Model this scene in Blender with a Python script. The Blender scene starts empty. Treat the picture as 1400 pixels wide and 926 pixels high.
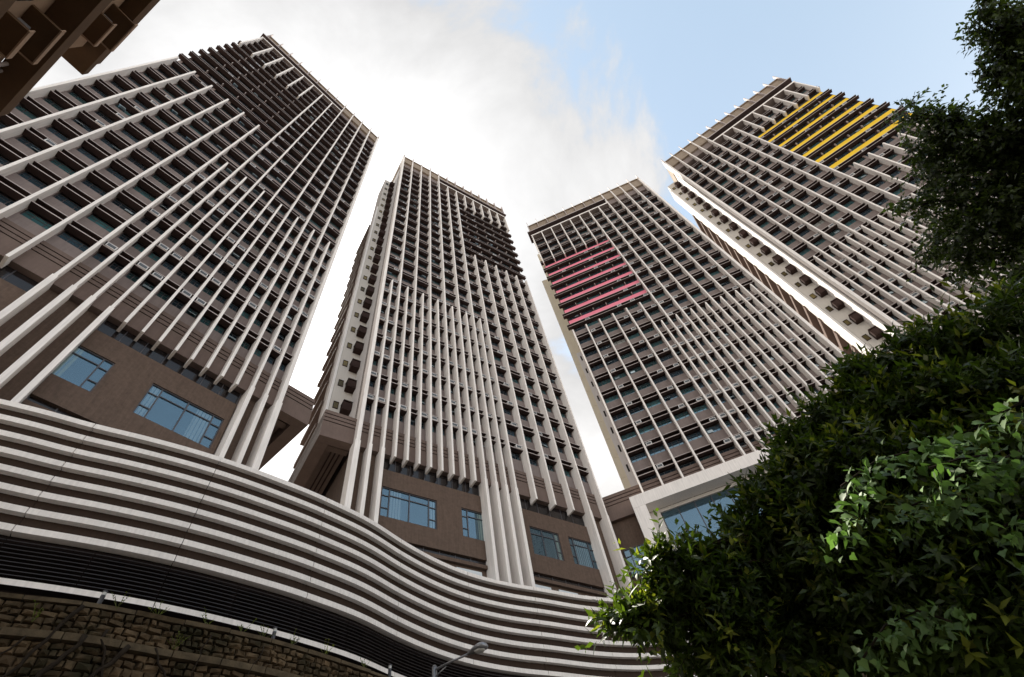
import bpy, math, random
import numpy as np
from mathutils import Vector, Matrix, Euler
random.seed(7); RNG = np.random.default_rng(11)
C = bpy.context.scene.collection
scene = bpy.context.scene
R = math.radians

# ------------------------------------------------------------------ camera
FPX, PITCH, ROLL = 692.5125, 0.9679, -0.2376
fwd = np.array([0, math.cos(PITCH), math.sin(PITCH)]); rgt0 = np.array([1.0, 0, 0]); up0 = np.cross(rgt0, fwd)
cr, sr = math.cos(ROLL), math.sin(ROLL)
CR = np.array([cr*rgt0 + sr*up0, -sr*rgt0 + cr*up0, fwd])          # rows: right, up, forward
cam = bpy.data.objects.new('camera', bpy.data.cameras.new('camera')); C.objects.link(cam)
cam.matrix_world = Matrix(((CR[0][0], CR[1][0], -CR[2][0], 0), (CR[0][1], CR[1][1], -CR[2][1], 0), (CR[0][2], CR[1][2], -CR[2][2], 0), (0, 0, 0, 1)))
cam.data.sensor_width = 36; cam.data.lens = FPX/1400*36; cam.data.clip_start = .05; cam.data.clip_end = 4000
scene.camera = cam
GROUND = -1.6

# ------------------------------------------------------------------ light
SUN_EL, SUN_AZ = 59.4, -43.0                                        # azimuth from +Y towards +X
sd = Vector((math.cos(R(SUN_EL))*math.sin(R(SUN_AZ)), math.cos(R(SUN_EL))*math.cos(R(SUN_AZ)), math.sin(R(SUN_EL))))
sun = bpy.data.objects.new('sun', bpy.data.lights.new('sun', 'SUN')); C.objects.link(sun)
sun.data.energy = 3.4; sun.data.angle = R(.5); sun.data.color = (1, .93, .82)
sun.rotation_euler = sd.to_track_quat('Z', 'Y').to_euler()
scene.view_settings.view_transform = 'Standard'; scene.view_settings.look = 'None'
scene.view_settings.exposure = 1.6; scene.view_settings.gamma = 1; scene.view_settings.use_curve_mapping = False

world = bpy.data.worlds.new('World'); scene.world = world; world.use_nodes = True
def build_world():
    nt = world.node_tree; N = nt.nodes; L = nt.links; N.clear()
    out = N.new('ShaderNodeOutputWorld'); bg = N.new('ShaderNodeBackground'); L.new(bg.outputs[0], out.inputs[0])
    bg.inputs['Strength'].default_value = .14
    sky = N.new('ShaderNodeTexSky'); sky.sky_type = 'NISHITA'; sky.sun_disc = False
    sky.sun_elevation = R(SUN_EL); sky.sun_rotation = R(SUN_AZ); sky.air_density = 1; sky.dust_density = 1.2; sky.ozone_density = 1.0
    tc = N.new('ShaderNodeTexCoord'); d = tc.outputs['Generated']
    def math_(op, a, b=None, c=None):
        n = N.new('ShaderNodeMath'); n.operation = op
        for i, v in enumerate((a, b, c)):
            if v is None: continue
            if isinstance(v, (int, float)): n.inputs[i].default_value = v
            else: L.new(v, n.inputs[i])
        return n.outputs[0]
    def dot(vec):
        n = N.new('ShaderNodeVectorMath'); n.operation = 'DOT_PRODUCT'; L.new(d, n.inputs[0]); n.inputs[1].default_value = vec; return n.outputs['Value']
    sep = N.new('ShaderNodeSeparateXYZ'); L.new(d, sep.inputs[0])
    z = math_('MAXIMUM', sep.outputs[2], .06)
    comb = N.new('ShaderNodeCombineXYZ'); L.new(math_('DIVIDE', sep.outputs[0], z), comb.inputs[0]); L.new(math_('DIVIDE', sep.outputs[1], z), comb.inputs[1])
    n1 = N.new('ShaderNodeTexNoise'); n1.inputs['Scale'].default_value = 2.1; n1.inputs['Detail'].default_value = 11; n1.inputs['Roughness'].default_value = .60
    n1.inputs['Distortion'].default_value = .35
    mp = N.new('ShaderNodeMapping'); mp.inputs['Location'].default_value = (3.25, 1.49, 1.31); L.new(comb.outputs[0], mp.inputs[0]); L.new(mp.outputs[0], n1.inputs['Vector'])
    n2 = N.new('ShaderNodeTexNoise'); n2.inputs['Scale'].default_value = .6; n2.inputs['Detail'].default_value = 3; L.new(mp.outputs[0], n2.inputs['Vector'])
    # the veil of cloud lies on the sun's side of the sky and breaks up away from it
    cover = math_('ADD', math_('MULTIPLY', dot((-.80, .33, .15)), 1.0), math_('ADD', math_('MULTIPLY', n1.outputs[0], 1.35), math_('MULTIPLY', n2.outputs[0], .45)))
    ramp = N.new('ShaderNodeMapRange'); ramp.interpolation_type = 'SMOOTHSTEP'; L.new(cover, ramp.inputs[0])
    ramp.inputs[1].default_value = .84; ramp.inputs[2].default_value = 1.0; ramp.inputs[3].default_value = .04; ramp.inputs[4].default_value = .97
    sd_ = math_('MAXIMUM', dot(tuple(sd)), 0.0)
    glow = math_('ADD', math_('MULTIPLY', math_('POWER', sd_, 14.0), 1.6), math_('MULTIPLY', math_('POWER', sd_, 40.0), 6.0))
    cl = math_('MULTIPLY', math_('ADD', math_('ADD', .32, math_('MULTIPLY', n1.outputs[0], 2.8)), glow), 1.0)
    cc = N.new('ShaderNodeCombineColor'); L.new(cl, cc.inputs[0]); L.new(math_('MULTIPLY', cl, .99), cc.inputs[1]); L.new(math_('MULTIPLY', cl, .985), cc.inputs[2])
    # thin whitish haze over the blue
    hz = N.new('ShaderNodeMix'); hz.data_type = 'RGBA'; L.new(sky.outputs[0], hz.inputs['A']); hz.inputs['B'].default_value = (1.22, 1.55, 1.74, 1); hz.inputs['Factor'].default_value = .72
    mx = N.new('ShaderNodeMix'); mx.data_type = 'RGBA'; L.new(ramp.outputs[0], mx.inputs['Factor']); L.new(hz.outputs['Result'], mx.inputs['A']); L.new(cc.outputs[0], mx.inputs['B'])
    # air near the horizon is whiter and brighter
    hzn = math_('MULTIPLY', math_('POWER', math_('SUBTRACT', 1.0, math_('MAXIMUM', sep.outputs[2], 0.0)), 2.2), .85)
    mh = N.new('ShaderNodeMix'); mh.data_type = 'RGBA'; L.new(hzn, mh.inputs['Factor']); L.new(mx.outputs['Result'], mh.inputs['A']); mh.inputs['B'].default_value = (6.8, 6.4, 5.95, 1)
    L.new(mh.outputs['Result'], bg.inputs['Color'])
build_world()

# ------------------------------------------------------------------ materials
def mat(name, col, rough=.7, var=.12, scale=3.0, spec=.3, bump=0.0, bscale=40.0, streak=0.0, metal=0.0, tile=None, ior=1.5, island=0.0):
    m = bpy.data.materials.new(name); m.use_nodes = True; nt = m.node_tree; N = nt.nodes; L = nt.links
    b = N['Principled BSDF']; b.inputs['Roughness'].default_value = rough; b.inputs['Specular IOR Level'].default_value = spec
    b.inputs['Metallic'].default_value = metal; b.inputs['IOR'].default_value = ior
    tc = N.new('ShaderNodeTexCoord'); oi = N.new('ShaderNodeObjectInfo')
    add = N.new('ShaderNodeVectorMath'); add.operation = 'ADD'; L.new(tc.outputs['Object'], add.inputs[0])
    sc = N.new('ShaderNodeVectorMath'); sc.operation = 'SCALE'; sc.inputs[0].default_value = (31, 17, 23); L.new(oi.outputs['Random'], sc.inputs['Scale']); L.new(sc.outputs[0], add.inputs[1])
    no = N.new('ShaderNodeTexNoise'); no.inputs['Scale'].default_value = scale; no.inputs['Detail'].default_value = 5; no.inputs['Roughness'].default_value = .65; L.new(add.outputs[0], no.inputs['Vector'])
    val = no.outputs[0]
    if streak:
        mp = N.new('ShaderNodeMapping'); mp.inputs['Scale'].default_value = (6, 6, .35); L.new(add.outputs[0], mp.inputs[0])
        n2 = N.new('ShaderNodeTexNoise'); n2.inputs['Scale'].default_value = 2; n2.inputs['Detail'].default_value = 4; L.new(mp.outputs[0], n2.inputs['Vector'])
        mm = N.new('ShaderNodeMix'); mm.inputs['Factor'].default_value = streak; L.new(no.outputs[0], mm.inputs['A']); L.new(n2.outputs[0], mm.inputs['B']); val = mm.outputs['Result']
    mr = N.new('ShaderNodeMapRange'); mr.inputs[1].default_value = .25; mr.inputs[2].default_value = .75; mr.inputs[3].default_value = 1-var; mr.inputs[4].default_value = 1+var; L.new(val, mr.inputs[0])
    src = mr.outputs[0]
    if island:
        ge = N.new('ShaderNodeNewGeometry'); rr = N.new('ShaderNodeMath'); rr.operation = 'ADD'; L.new(ge.outputs['Random Per Island'], rr.inputs[0]); L.new(oi.outputs['Random'], rr.inputs[1])
        fr = N.new('ShaderNodeMath'); fr.operation = 'FRACT'; L.new(rr.outputs[0], fr.inputs[0])
        m2 = N.new('ShaderNodeMapRange'); m2.inputs[3].default_value = 1-island; m2.inputs[4].default_value = 1+island; L.new(fr.outputs[0], m2.inputs[0])
        mu = N.new('ShaderNodeMath'); mu.operation = 'MULTIPLY'; L.new(src, mu.inputs[0]); L.new(m2.outputs[0], mu.inputs[1]); src = mu.outputs[0]
    vm = N.new('ShaderNodeVectorMath'); vm.operation = 'SCALE'; vm.inputs[0].default_value = col; L.new(src, vm.inputs['Scale'])
    L.new(vm.outputs[0], b.inputs['Base Color'])
    if tile or bump:
        bp = N.new('ShaderNodeBump'); bp.inputs['Strength'].default_value = bump or .25; bp.inputs['Distance'].default_value = .01
        nb = N.new('ShaderNodeTexNoise'); nb.inputs['Scale'].default_value = bscale; nb.inputs['Detail'].default_value = 4; L.new(add.outputs[0], nb.inputs['Vector'])
        L.new(nb.outputs[0], bp.inputs['Height']); L.new(bp.outputs[0], b.inputs['Normal'])
    return m

def glass_mat(name, col, rough=.03, spec=1.0, ior=1.95, var=.35):
    m = mat(name, col, rough, var, .6, spec, ior=ior, island=.5)
    m.node_tree.nodes['Principled BSDF'].inputs['Specular Tint'].default_value = (.55, .82, 1, 1)  # blue tint paints in the reflection of a blue sky
    return m

def clear_glass(name, col):
    m = mat(name, col, .03, .1, .6, 1.0, ior=2.3); nt = m.node_tree; N = nt.nodes; L = nt.links; b = N['Principled BSDF']; out = N['Material Output']; b.inputs['Specular Tint'].default_value = (.62, .85, 1, 1)  # specular tint stands in for blue sky mirrored in the podium panes
    t = N.new('ShaderNodeBsdfTransparent'); t.inputs['Color'].default_value = (.75, .85, .9, 1)
    mx = N.new('ShaderNodeMixShader'); mx.inputs[0].default_value = .55; L.new(t.outputs[0], mx.inputs[1]); L.new(b.outputs[0], mx.inputs[2]); L.new(mx.outputs[0], out.inputs[0])
    return m

def leaf_mat(name, col, trans, rough=.38, island=.4, tw=.3):
    m = mat(name, col, rough, .3, .9, .32, island=island); nt = m.node_tree; N = nt.nodes; L = nt.links
    b = N['Principled BSDF']; out = N['Material Output']; src = b.inputs['Base Color'].links[0].from_socket
    t = N.new('ShaderNodeBsdfTranslucent'); mu = N.new('ShaderNodeVectorMath'); mu.operation = 'MULTIPLY'; L.new(src, mu.inputs[0]); mu.inputs[1].default_value = trans; L.new(mu.outputs[0], t.inputs['Color'])
    mx = N.new('ShaderNodeMixShader'); mx.inputs[0].default_value = tw; L.new(b.outputs[0], mx.inputs[1]); L.new(t.outputs[0], mx.inputs[2]); L.new(mx.outputs[0], out.inputs[0])
    return m

def stone_mat():
    m = mat('granite_stone', (.100, .068, .038), .9, .5, 3.0, .15, 1.0, 26, island=.4); nt = m.node_tree; N = nt.nodes; L = nt.links; b = N['Principled BSDF']
    src = b.inputs['Base Color'].links[0].from_socket; ge = N.new('ShaderNodeNewGeometry')
    n = N.new('ShaderNodeTexNoise'); n.inputs['Scale'].default_value = .9; n.inputs['Detail'].default_value = 7; n.inputs['Roughness'].default_value = .7; L.new(ge.outputs['Position'], n.inputs['Vector'])
    r = N.new('ShaderNodeMapRange'); r.inputs[1].default_value = .46; r.inputs[2].default_value = .62; L.new(n.outputs[0], r.inputs[0])
    mx = N.new('ShaderNodeMix'); mx.data_type = 'RGBA'; L.new(r.outputs[0], mx.inputs['Factor']); L.new(src, mx.inputs['A']); mx.inputs['B'].default_value = (.028, .024, .012, 1)
    L.new(mx.outputs['Result'], b.inputs['Base Color']); return m
M = dict(
 white=mat('white_concrete', (.80, .75, .705), .75, .17, .9, .25, .2, 30, streak=.7),
 sidewhite=mat('white_render', (.80, .78, .76), .8, .05, .5, .2, .1, 20, streak=.5),
 grey=mat('grey_render', (.58, .55, .51), .8, .08, .7, .2, .1, 30, streak=.5),
 beige=mat('beige_coping', (.27, .215, .165), .8, .15, 1.5, .2, .15, 30),
 spandrel=mat('mauve_brown_tile', (.205, .168, .157), .8, .2, 2.5, .1, .25, 60, streak=.5),
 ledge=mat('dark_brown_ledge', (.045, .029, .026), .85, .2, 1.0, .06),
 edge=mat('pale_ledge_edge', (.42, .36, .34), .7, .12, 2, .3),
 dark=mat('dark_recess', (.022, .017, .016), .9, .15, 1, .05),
 podium=mat('brown_stucco', (.108, .074, .056), .85, .34, 5.0, .2, .9, 25, streak=.4),
 band=mat('brown_band', (.150, .110, .094), .85, .16, 1.6, .1, .35, 40, streak=.4),
 pink=mat('pink_paint', (.80, .22, .30), .6, .05, 1.0, .3),
 yellow=mat('yellow_paint', (.80, .52, .02), .6, .05, 1.0, .3),
 brownpanel=mat('brown_panel', (.06, .042, .04), .85, .15, 1, .06),
 cream=mat('cream_render', (.84, .78, .62), .8, .06, .6, .2, .1, 25, streak=.5),
 frame=mat('dark_window_frame', (.05, .045, .05), .45, .1, 3, .5),
 acwhite=mat('ac_casing', (.66, .64, .62), .5, .06, 5, .4),
 acgrill=mat('ac_grille', (.07, .075, .08), .5, .1, 9, .5),
 glass=glass_mat('tower_glass', (.030, .055, .075)),
 glassteal=glass_mat('tinted_glass', (.04, .10, .11)),
 sash=glass_mat('open_sash_glass', (.42, .50, .54), .06),  # pale base colour holds a reflection of the sky
 podglass=clear_glass('podium_glass', (.03, .07, .10)),
 strip=mat('dark_strip_glass', (.016, .013, .013), .12, .2, 1, .4),
 glasscurtain=glass_mat('curtained_glass', (.20, .21, .20), .1, .6, 1.5, .2),
 curtain=mat('pale_curtain', (.62, .66, .68), .9, .08, 2, .1),
 curtainy=mat('cream_curtain', (.72, .66, .45), .9, .06, 2, .1),
 warmglass=mat('stair_glass', (.13, .10, .035), .25, .4, 1, .25, island=.5),  # gold base colour stands in for warm light inside and its reflection
 wave=mat('white_band_stone', (.80, .745, .69), .7, .16, .9, .25, .2, 40, streak=.55),
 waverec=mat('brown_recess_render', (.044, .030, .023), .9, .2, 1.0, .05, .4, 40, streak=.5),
 soffit=mat('brown_band_soffit', (.45,.40,.35), .8, .10, 1.0, .2, .2, 40),
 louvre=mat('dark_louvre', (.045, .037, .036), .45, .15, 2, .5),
 stone=stone_mat(),
 mortar=mat('mossy_mortar', (.022, .018, .010), .95, .4, 5, .1, .8, 30),
 coping=mat('mossy_coping', (.10, .075, .045), .9, .5, 4, .2, .8, 26),
 metal=mat('galvanised_steel', (.30, .30, .31), .4, .1, 6, .5, metal=.6),
 lens=mat('lamp_lens', (.55, .55, .52), .25, .04, 3, .5),
 black=mat('black_steel', (.03, .03, .035), .4, .1, 5, .5),
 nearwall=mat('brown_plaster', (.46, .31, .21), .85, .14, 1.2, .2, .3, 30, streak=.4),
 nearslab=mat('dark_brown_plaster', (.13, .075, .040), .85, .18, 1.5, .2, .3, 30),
 bark=mat('dark_bark', (.028, .021, .015), .95, .3, 6, .1, .9, 20),
 asphalt=mat('asphalt', (.06, .058, .055), .9, .2, .6, .2, .4, 30),
 paving=mat('paving_concrete', (.24, .22, .20), .9, .15, .7, .2, .3, 25),
 leafA=leaf_mat('glossy_leaf', (.042, .066, .012), (2.3, 2.5, .7), .42, .55, .32),
 leafB=leaf_mat('small_dark_leaf', (.045, .064, .018), (2.6, 2.8, 1.1), .36, .6, .34),
 leafV=leaf_mat('vine_leaf', (.115, .190, .062), (1.6, 2.0, .8), .55, .5, .22),
 leafY=leaf_mat('lit_young_leaf', (.17, .19, .03), (1.5, 1.6, .6), .5, .5, .4),  # young leaves, brightened in colour to pass for lit tips
 weed=leaf_mat('weed_leaf', (.10, .12, .02), (2, 2.2, 1), .5, .4, .3),
)

# ------------------------------------------------------------------ helpers
class MB:
    def __init__(s): s.v = []; s.f = []; s.m = []
    def box(s, x0, x1, y0, y1, z0, z1, m=0, front=None, bottom=None):
        if x0 > x1: x0, x1 = x1, x0
        i = len(s.v)
        s.v += [(x0, y0, z0), (x1, y0, z0), (x1, y1, z0), (x0, y1, z0), (x0, y0, z1), (x1, y0, z1), (x1, y1, z1), (x0, y1, z1)]
        s.f += [(i, i+3, i+2, i+1), (i+4, i+5, i+6, i+7), (i, i+1, i+5, i+4), (i+1, i+2, i+6, i+5), (i+2, i+3, i+7, i+6), (i+3, i, i+4, i+7)]
        s.m += [m if bottom is None else bottom, m, m if front is None else front, m, m, m]
        return s
    def hexa(s, pts, m=0):                                          # 8 points: bottom ring then top ring
        i = len(s.v); s.v += [tuple(p) for p in pts]
        s.f += [(i, i+3, i+2, i+1), (i+4, i+5, i+6, i+7), (i, i+1, i+5, i+4), (i+1, i+2, i+6, i+5), (i+2, i+3, i+7, i+6), (i+3, i, i+4, i+7)]
        s.m += [m]*6; return s
    def tube(s, pts, rad, n=6, m=0):
        pts = [Vector(p) for p in pts]; rings = []
        for k, p in enumerate(pts):
            d = (pts[min(k+1, len(pts)-1)]-pts[max(k-1, 0)]).normalized()
            a = d.orthogonal().normalized(); b = d.cross(a); r = rad[k] if hasattr(rad, '__len__') else rad
            i = len(s.v); rings.append(i)
            for j in range(n):
                t = 2*math.pi*j/n; s.v.append(tuple(p+a*(math.cos(t)*r)+b*(math.sin(t)*r)))
        for a, b in zip(rings, rings[1:]):
            for j in range(n):
                s.f.append((a+j, a+(j+1) % n, b+(j+1) % n, b+j)); s.m.append(m)
        s.f.append(tuple(rings[0]+j for j in range(n))[::-1]); s.f.append(tuple(rings[-1]+j for j in range(n))); s.m += [m, m]
        return s
    def strip(s, prof, path, m=0, mats=None):                       # closed profile swept along path of (point, outward normal); prof: (out, z)
        n = len(prof); i0 = len(s.v)
        for p, nn in path:
            for o, z in prof: s.v.append((p[0]+nn[0]*o, p[1]+nn[1]*o, z))
        for k in range(len(path)-1):
            for j in range(n):
                a = i0+k*n+j; b = i0+k*n+(j+1) % n
                s.f.append((a, b, b+n, a+n)); s.m.append(mats[j] if mats else m)
        s.f.append(tuple(i0+j for j in range(n))[::-1]); e = i0+(len(path)-1)*n; s.f.append(tuple(e+j for j in range(n))); s.m += [m, m]
        return s
    def mesh(s, name, mats, smooth=False):
        me = bpy.data.meshes.new(name); me.from_pydata(s.v, [], s.f)
        for x in (mats if isinstance(mats, (list, tuple)) else [mats]): me.materials.append(x)
        me.polygons.foreach_set('material_index', s.m)
        if smooth: me.polygons.foreach_set('use_smooth', [True]*len(s.f))
        me.update()
        return me
    def build(s, name, mats, parent=None, loc=(0, 0, 0), smooth=False):
        return link(name, s.mesh(name, mats, smooth), parent, loc)
def link(name, me, parent=None, loc=(0, 0, 0), rot=None):
    o = bpy.data.objects.new(name, me); C.objects.link(o); o.location = loc
    if rot: o.rotation_euler = rot
    if parent: o.parent = parent
    return o
def tag(o, label=None, cat=None, group=None, kind=None):
    if label: o['label'] = label
    if cat: o['category'] = cat
    if group: o['group'] = group
    if kind: o['kind'] = kind
    return o
def thing(name, loc, label, cat, group=None, rz=0.0):
    o = bpy.data.objects.new(name, None); C.objects.link(o); o.location = loc; o.rotation_euler = (0, 0, rz); o.empty_display_size = .5
    return tag(o, label, cat, group)
def recalc(me):
    import bmesh
    b = bmesh.new(); b.from_mesh(me); bmesh.ops.recalc_face_normals(b, faces=b.faces); b.to_mesh(me); b.free()

# ------------------------------------------------------------------ ground
def sheet(name, pts, z, m, kind='structure'):
    b = MB(); n = len(pts); b.v = [(x, y, z) for x, y in pts]; b.f = [tuple(range(n))]; b.m = [0]
    return tag(b.build(name, m), kind=kind)
tag(sheet('ground', [(-2500, -2500), (2500, -2500), (2500, 2500), (-2500, 2500)], GROUND-.02, M['paving']), None)
sheet('road', [(-60, -14), (60, -10), (60, 4.0), (-3, 4.0), (-12, -14)], GROUND-.012, M['asphalt'])

# ------------------------------------------------------------------ towers
W = 1.7856; LEN = 12*W
def window_mesh(w, h, wide):
    f = MB(); t = .05
    f.box(-w/2, w/2, 0, .07, 0, t).box(-w/2, w/2, 0, .07, h-t, h).box(-w/2, -w/2+t, .002, .068, t, h-t).box(w/2-t, w/2, .002, .068, t, h-t)
    for x in ((-w*.2, w*.2) if wide else (0.0,)): f.box(x-.022, x+.022, .004, .066, t, h-t)
    f.box(-w/2+t, w/2-t, .012, .06, h*.62, h*.62+.035)
    p = MB().box(-w/2+t*.5, w/2-t*.5, .03, .045, t*.5, h-t*.5)
    s = MB().box(-.24, .24, -.012, .012, -.52, 0)
    fr = f.mesh('window_frame', M['frame'])
    return fr, [p.mesh('window_pane', M['glass']), p.mesh('window_pane', M['glass']), p.mesh('window_pane', M['glassteal']), p.mesh('window_pane', M['glassteal']), p.mesh('window_pane', M['glass']), p.mesh('window_pane', M['glasscurtain']), p.mesh('window_pane', M['curtainy'])], s.mesh('open_sash', [M['sash']])
WINH = .78
WIDE = window_mesh(W-.30, WINH, True); NARROW = window_mesh(W/2-.28, WINH, False)
ACM = MB().box(-.27, .27, 0, .36, 0, .36, 0).box(-.215, .215, -.012, .03, .055, .30, 1).mesh('air_conditioner', [M['acwhite'], M['acgrill']])
BRK = MB().box(-.03, .03, .0, .42, 0, .40).mesh('bracket', M['edge'])
SWIN = (MB().box(-.22, .22, -.03, .04, 0, .05).box(-.22, .22, -.03, .04, .75, .8).box(-.22, -.18, -.028, .04, .05, .75).box(.18, .22, -.028, .04, .05, .75).mesh('stair_window', M['ledge']),
        MB().box(-.2, .2, .012, .03, .02, .78).mesh('pane', M['warmglass']))
HOOD = MB().box(-.42, .42, -.35, .35, 0, .1, 0).hexa([(-.42, -.35, .12), (.42, -.35, .12), (.42, .35, .12), (-.42, .35, .12), (-.42, -.35, .85), (.42, -.35, .85), (.42, .35, .85), (-.42, .35, .85)], 0).box(-.44, .44, -.38, .38, .95, 1.05, 0).mesh('air_conditioner_hood', M['ledge'])
FRAME_R = random.Random(5)

def tower(px, py, az, mir, z0, h, ks, kr, ztop, color, label, side, podium, strip_top, core_top, bar_top, fz, depth=17):
    """design column u = 0..12; zone columns 6..12 between floors kr..ks"""
    rnd = random.Random(int(ztop*10))
    e = np.array([math.cos(az), math.sin(az)])
    if mir: o2 = np.array([px, py])+e*LEN; rz = az+math.pi
    else: o2 = np.array([px, py]); rz = az
    zb = GROUND
    t = thing('residential_tower', (o2[0], o2[1], zb), label, 'tower', 'the four residential towers', rz)
    X = (lambda s: LEN-s) if mir else (lambda s: s)
    def bx(b, s0, s1, y0, y1, za, zz, m=0, **k): return b.box(X(s0), X(s1), y0, y1, za-zb, zz-zb, m, **k)
    A = lambda k: z0+h*k
    KT = int((ztop-4.7-z0)/h)                                       # last ledge under the beam
    zbeam = ztop-4.75
    # body
    b = MB(); bx(b, .29 if side == 'core' else 0, LEN, 1.3, depth, 26.2, ztop-3.4, 0); b.build('core_wall', M['brownpanel'], t)
    b = MB()
    for u in range(13):
        for za, zz, mm in ([(28.05, A(kr), 0), (A(kr)+.001, A(ks), 1), (A(ks)+.001, zbeam-.2, 0)] if u > 6 else [(28.05, zbeam-.2, 0)]): bx(b, u*W-.13, u*W+.13, .83, 1.31, za, zz, mm)
    b.build('pier', [M['spandrel'], M['ledge']], t)
    # roof
    b = MB(); bx(b, -.1, LEN+.1, .28, depth-.5, ztop-2.86, ztop-.25); b.build('parapet', M['beige'], t)
    b = MB(); bx(b, -.12, LEN+.12,   .10, depth-.3, ztop-.245, ztop); b.build('parapet_coping', M['beige'], t)
    b = MB(); bx(b, 4*W, LEN+.55, -.12, depth-2, ztop-3.12, ztop-2.87, 0, front=1, bottom=0); b.build('canopy_slab', [M['brownpanel'], M['edge']], t)
    b = MB(); bx(b, 4*W-.1, LEN+.15, -.02, 1.29, zbeam-.2, zbeam+.16, 0, bottom=1); b.build('roof_beam', [M['white'], M['spandrel']], t)
    b = MB(); bx(b, 0, 4*W, .6, 1.29, ztop-4.6, ztop-2.9, 0); b.build('roof_spandrel', M['spandrel'], t)
    # spandrels, ledges
    spx = {}
    def shared(key, fn):
        if key not in spx: spx[key] = fn()
        return spx[key]
    topk = KT
    for k in range(-1, topk+1):
        za = A(k); zone = kr <= k < ks
        s0, s1 = 0.02, LEN-.02
        if k >= 0:
            xe = LEN+.5 if kr <= k <= ks else LEN-.03
            yf = .30 if kr <= k <= ks else .34
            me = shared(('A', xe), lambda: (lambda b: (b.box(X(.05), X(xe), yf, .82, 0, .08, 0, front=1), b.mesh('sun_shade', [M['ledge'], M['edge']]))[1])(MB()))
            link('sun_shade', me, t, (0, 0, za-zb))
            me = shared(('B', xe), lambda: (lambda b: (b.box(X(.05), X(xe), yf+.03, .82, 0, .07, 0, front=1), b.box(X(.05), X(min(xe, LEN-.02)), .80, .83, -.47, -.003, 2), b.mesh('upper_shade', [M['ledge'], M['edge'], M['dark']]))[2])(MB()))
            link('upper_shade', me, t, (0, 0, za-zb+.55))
        if k < topk:
            zs = za+.625 if k >= 0 else 28.02
            hs = A(k+1)-WINH-.04-zs
            if zone:
                me = shared(('S1', round(hs, 3)), lambda: MB().box(X(.0), X(6*W), .79, 1.29, 0, hs).mesh('spandrel', M['spandrel']))
                link('spandrel', me, t, (0, 0, zs-zb))
                me = shared(('S2', round(hs, 3)), lambda: MB().box(X(6*W+.001), X(LEN+.05), .775, 1.29, 0, hs).mesh('coloured_panel', M[color]))
                link('coloured_panel' if color in ('pink', 'yellow') else 'brown_panel', me, t, (0, 0, zs-zb))
                for u in range(7, 12): link('bracket', BRK, t, (X(u*W), .52, A(k+1)-WINH-zb-.02), (R(0), 0, 0))
            else:
                me = shared(('S0', round(hs, 3)), lambda: MB().box(X(.0), X(LEN), .79, 1.29, 0, hs).mesh('spandrel', M['spandrel']))
                link('spandrel', me, t, (0, 0, zs-zb))
    # windows (nearest 300 as parts)
    wins = []
    for k in range(-1, topk):
        zw = A(k+1)-WINH-.02
        for u in range(12):
            if u < 7 and k < 7: wins += [(k, u*W+W*.25, zw, 0, u), (k, u*W+W*.75, zw, 0, u)]
            else: wins.append((k, u*W+W*.5, zw, 1, u))
    acside = [rnd.choice((-1, 1)) for _ in range(13)]; accol = [rnd.random() for _ in range(26)]
    extra_f = MB(); n = 0
    for k, s, zw, wide, u in wins:
        fr, panes, sash = WIDE if wide else NARROW
        if n < 300:
            w = link('window', fr, t, (X(s), .93, zw-zb)); n += 1
            q = link('pane', (panes[5] if rnd.random() < .012 else rnd.choice(panes[:5])), w, (0, 0, 0), (R(rnd.uniform(-.7, .7)), 0, R(rnd.uniform(-.7, .7))))
            if rnd.random() < .22:
                link('open_sash', sash, w, (rnd.choice((-.3, .3)) if wide else 0, -.02, WINH*.6), (-R(rnd.uniform(20, 52)), 0, 0))
        else:
            wd = W-.30 if wide else W/2-.28
            for a, b_, c_, d_ in ((-wd/2, wd/2, 0, .05), (-wd/2, wd/2, WINH-.05, WINH), (-wd*.2-.02, -wd*.2+.02, .05, WINH-.05), (wd*.2-.02, wd*.2+.02, .05, WINH-.05)):
                extra_f.box(X(s)+a, X(s)+b_, 1.03, 1.09, zw-zb+c_, zw-zb+d_, 0)
            extra_f.box(X(s)-wd/2+.02, X(s)+wd/2-.02, 1.05, 1.065, zw-zb+.02, zw-zb+WINH-.02, 1)
        if k >= 0 and accol[(u*2+(0 if wide else int(s/W*2) % 2)) % 26] > (.42 if wide else .52) and rnd.random() < .8:
            off = acside[u]*(W*.5-.5) if wide else 0
            link('air_conditioner', ACM, t, (X(s+off), (.31+rnd.uniform(-.05, .04)), A(k)+.085-zb))
    if extra_f.v: tag(extra_f.build('upper_windows', [M['frame'], M['glass']], t), kind='stuff')
    # fins
    LONG = {0, .5, 1, 5.5, 6, 6.5, 7, 11, 12}
    def foot(u): return (podium['long'] if u in LONG else podium['stub'])
    def fin(u, za, zz, name='fin', w=.155, yd=.82):
        s = u*W; b = MB(); x = X(s)
        b.box(x-w/2, x+w/2, 0, yd, za-zb, zz-zb)
        if za < 24: b.box(x-w/2-.045, x+w/2+.045, -.004, 1.02, za-zb, min(25.45, zz)-zb)
        b.build(name, M['white'], t)
    for u in range(13):
        if u <= 6: fin(u, foot(u), ztop+.3 if u <= 4 else zbeam-.2, w=.155 if u else .28)
        else:
            fin(u, foot(u), fz[1])
            fin(u, fz[0] if u < 12 else fz[0]+.1, zbeam-.2)
        b = MB(); b.box(X(u*W)-.045, X(u*W)+.045, -.15, .26 if u > 4 else -.005, (ztop-2.86 if u > 4 else ztop-.6)-zb, ztop+1.05-zb); b.build('roof_rib', M['edge'], t)
    for i in range(7): fin(i+.5, foot(i+.5), fz[2], w=.145)
    # transfer band with three grooves
    bs0 = -2.4 if podium['wing0'] else 0.0; bs1 = LEN+podium['wing12']
    b = MB()
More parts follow.
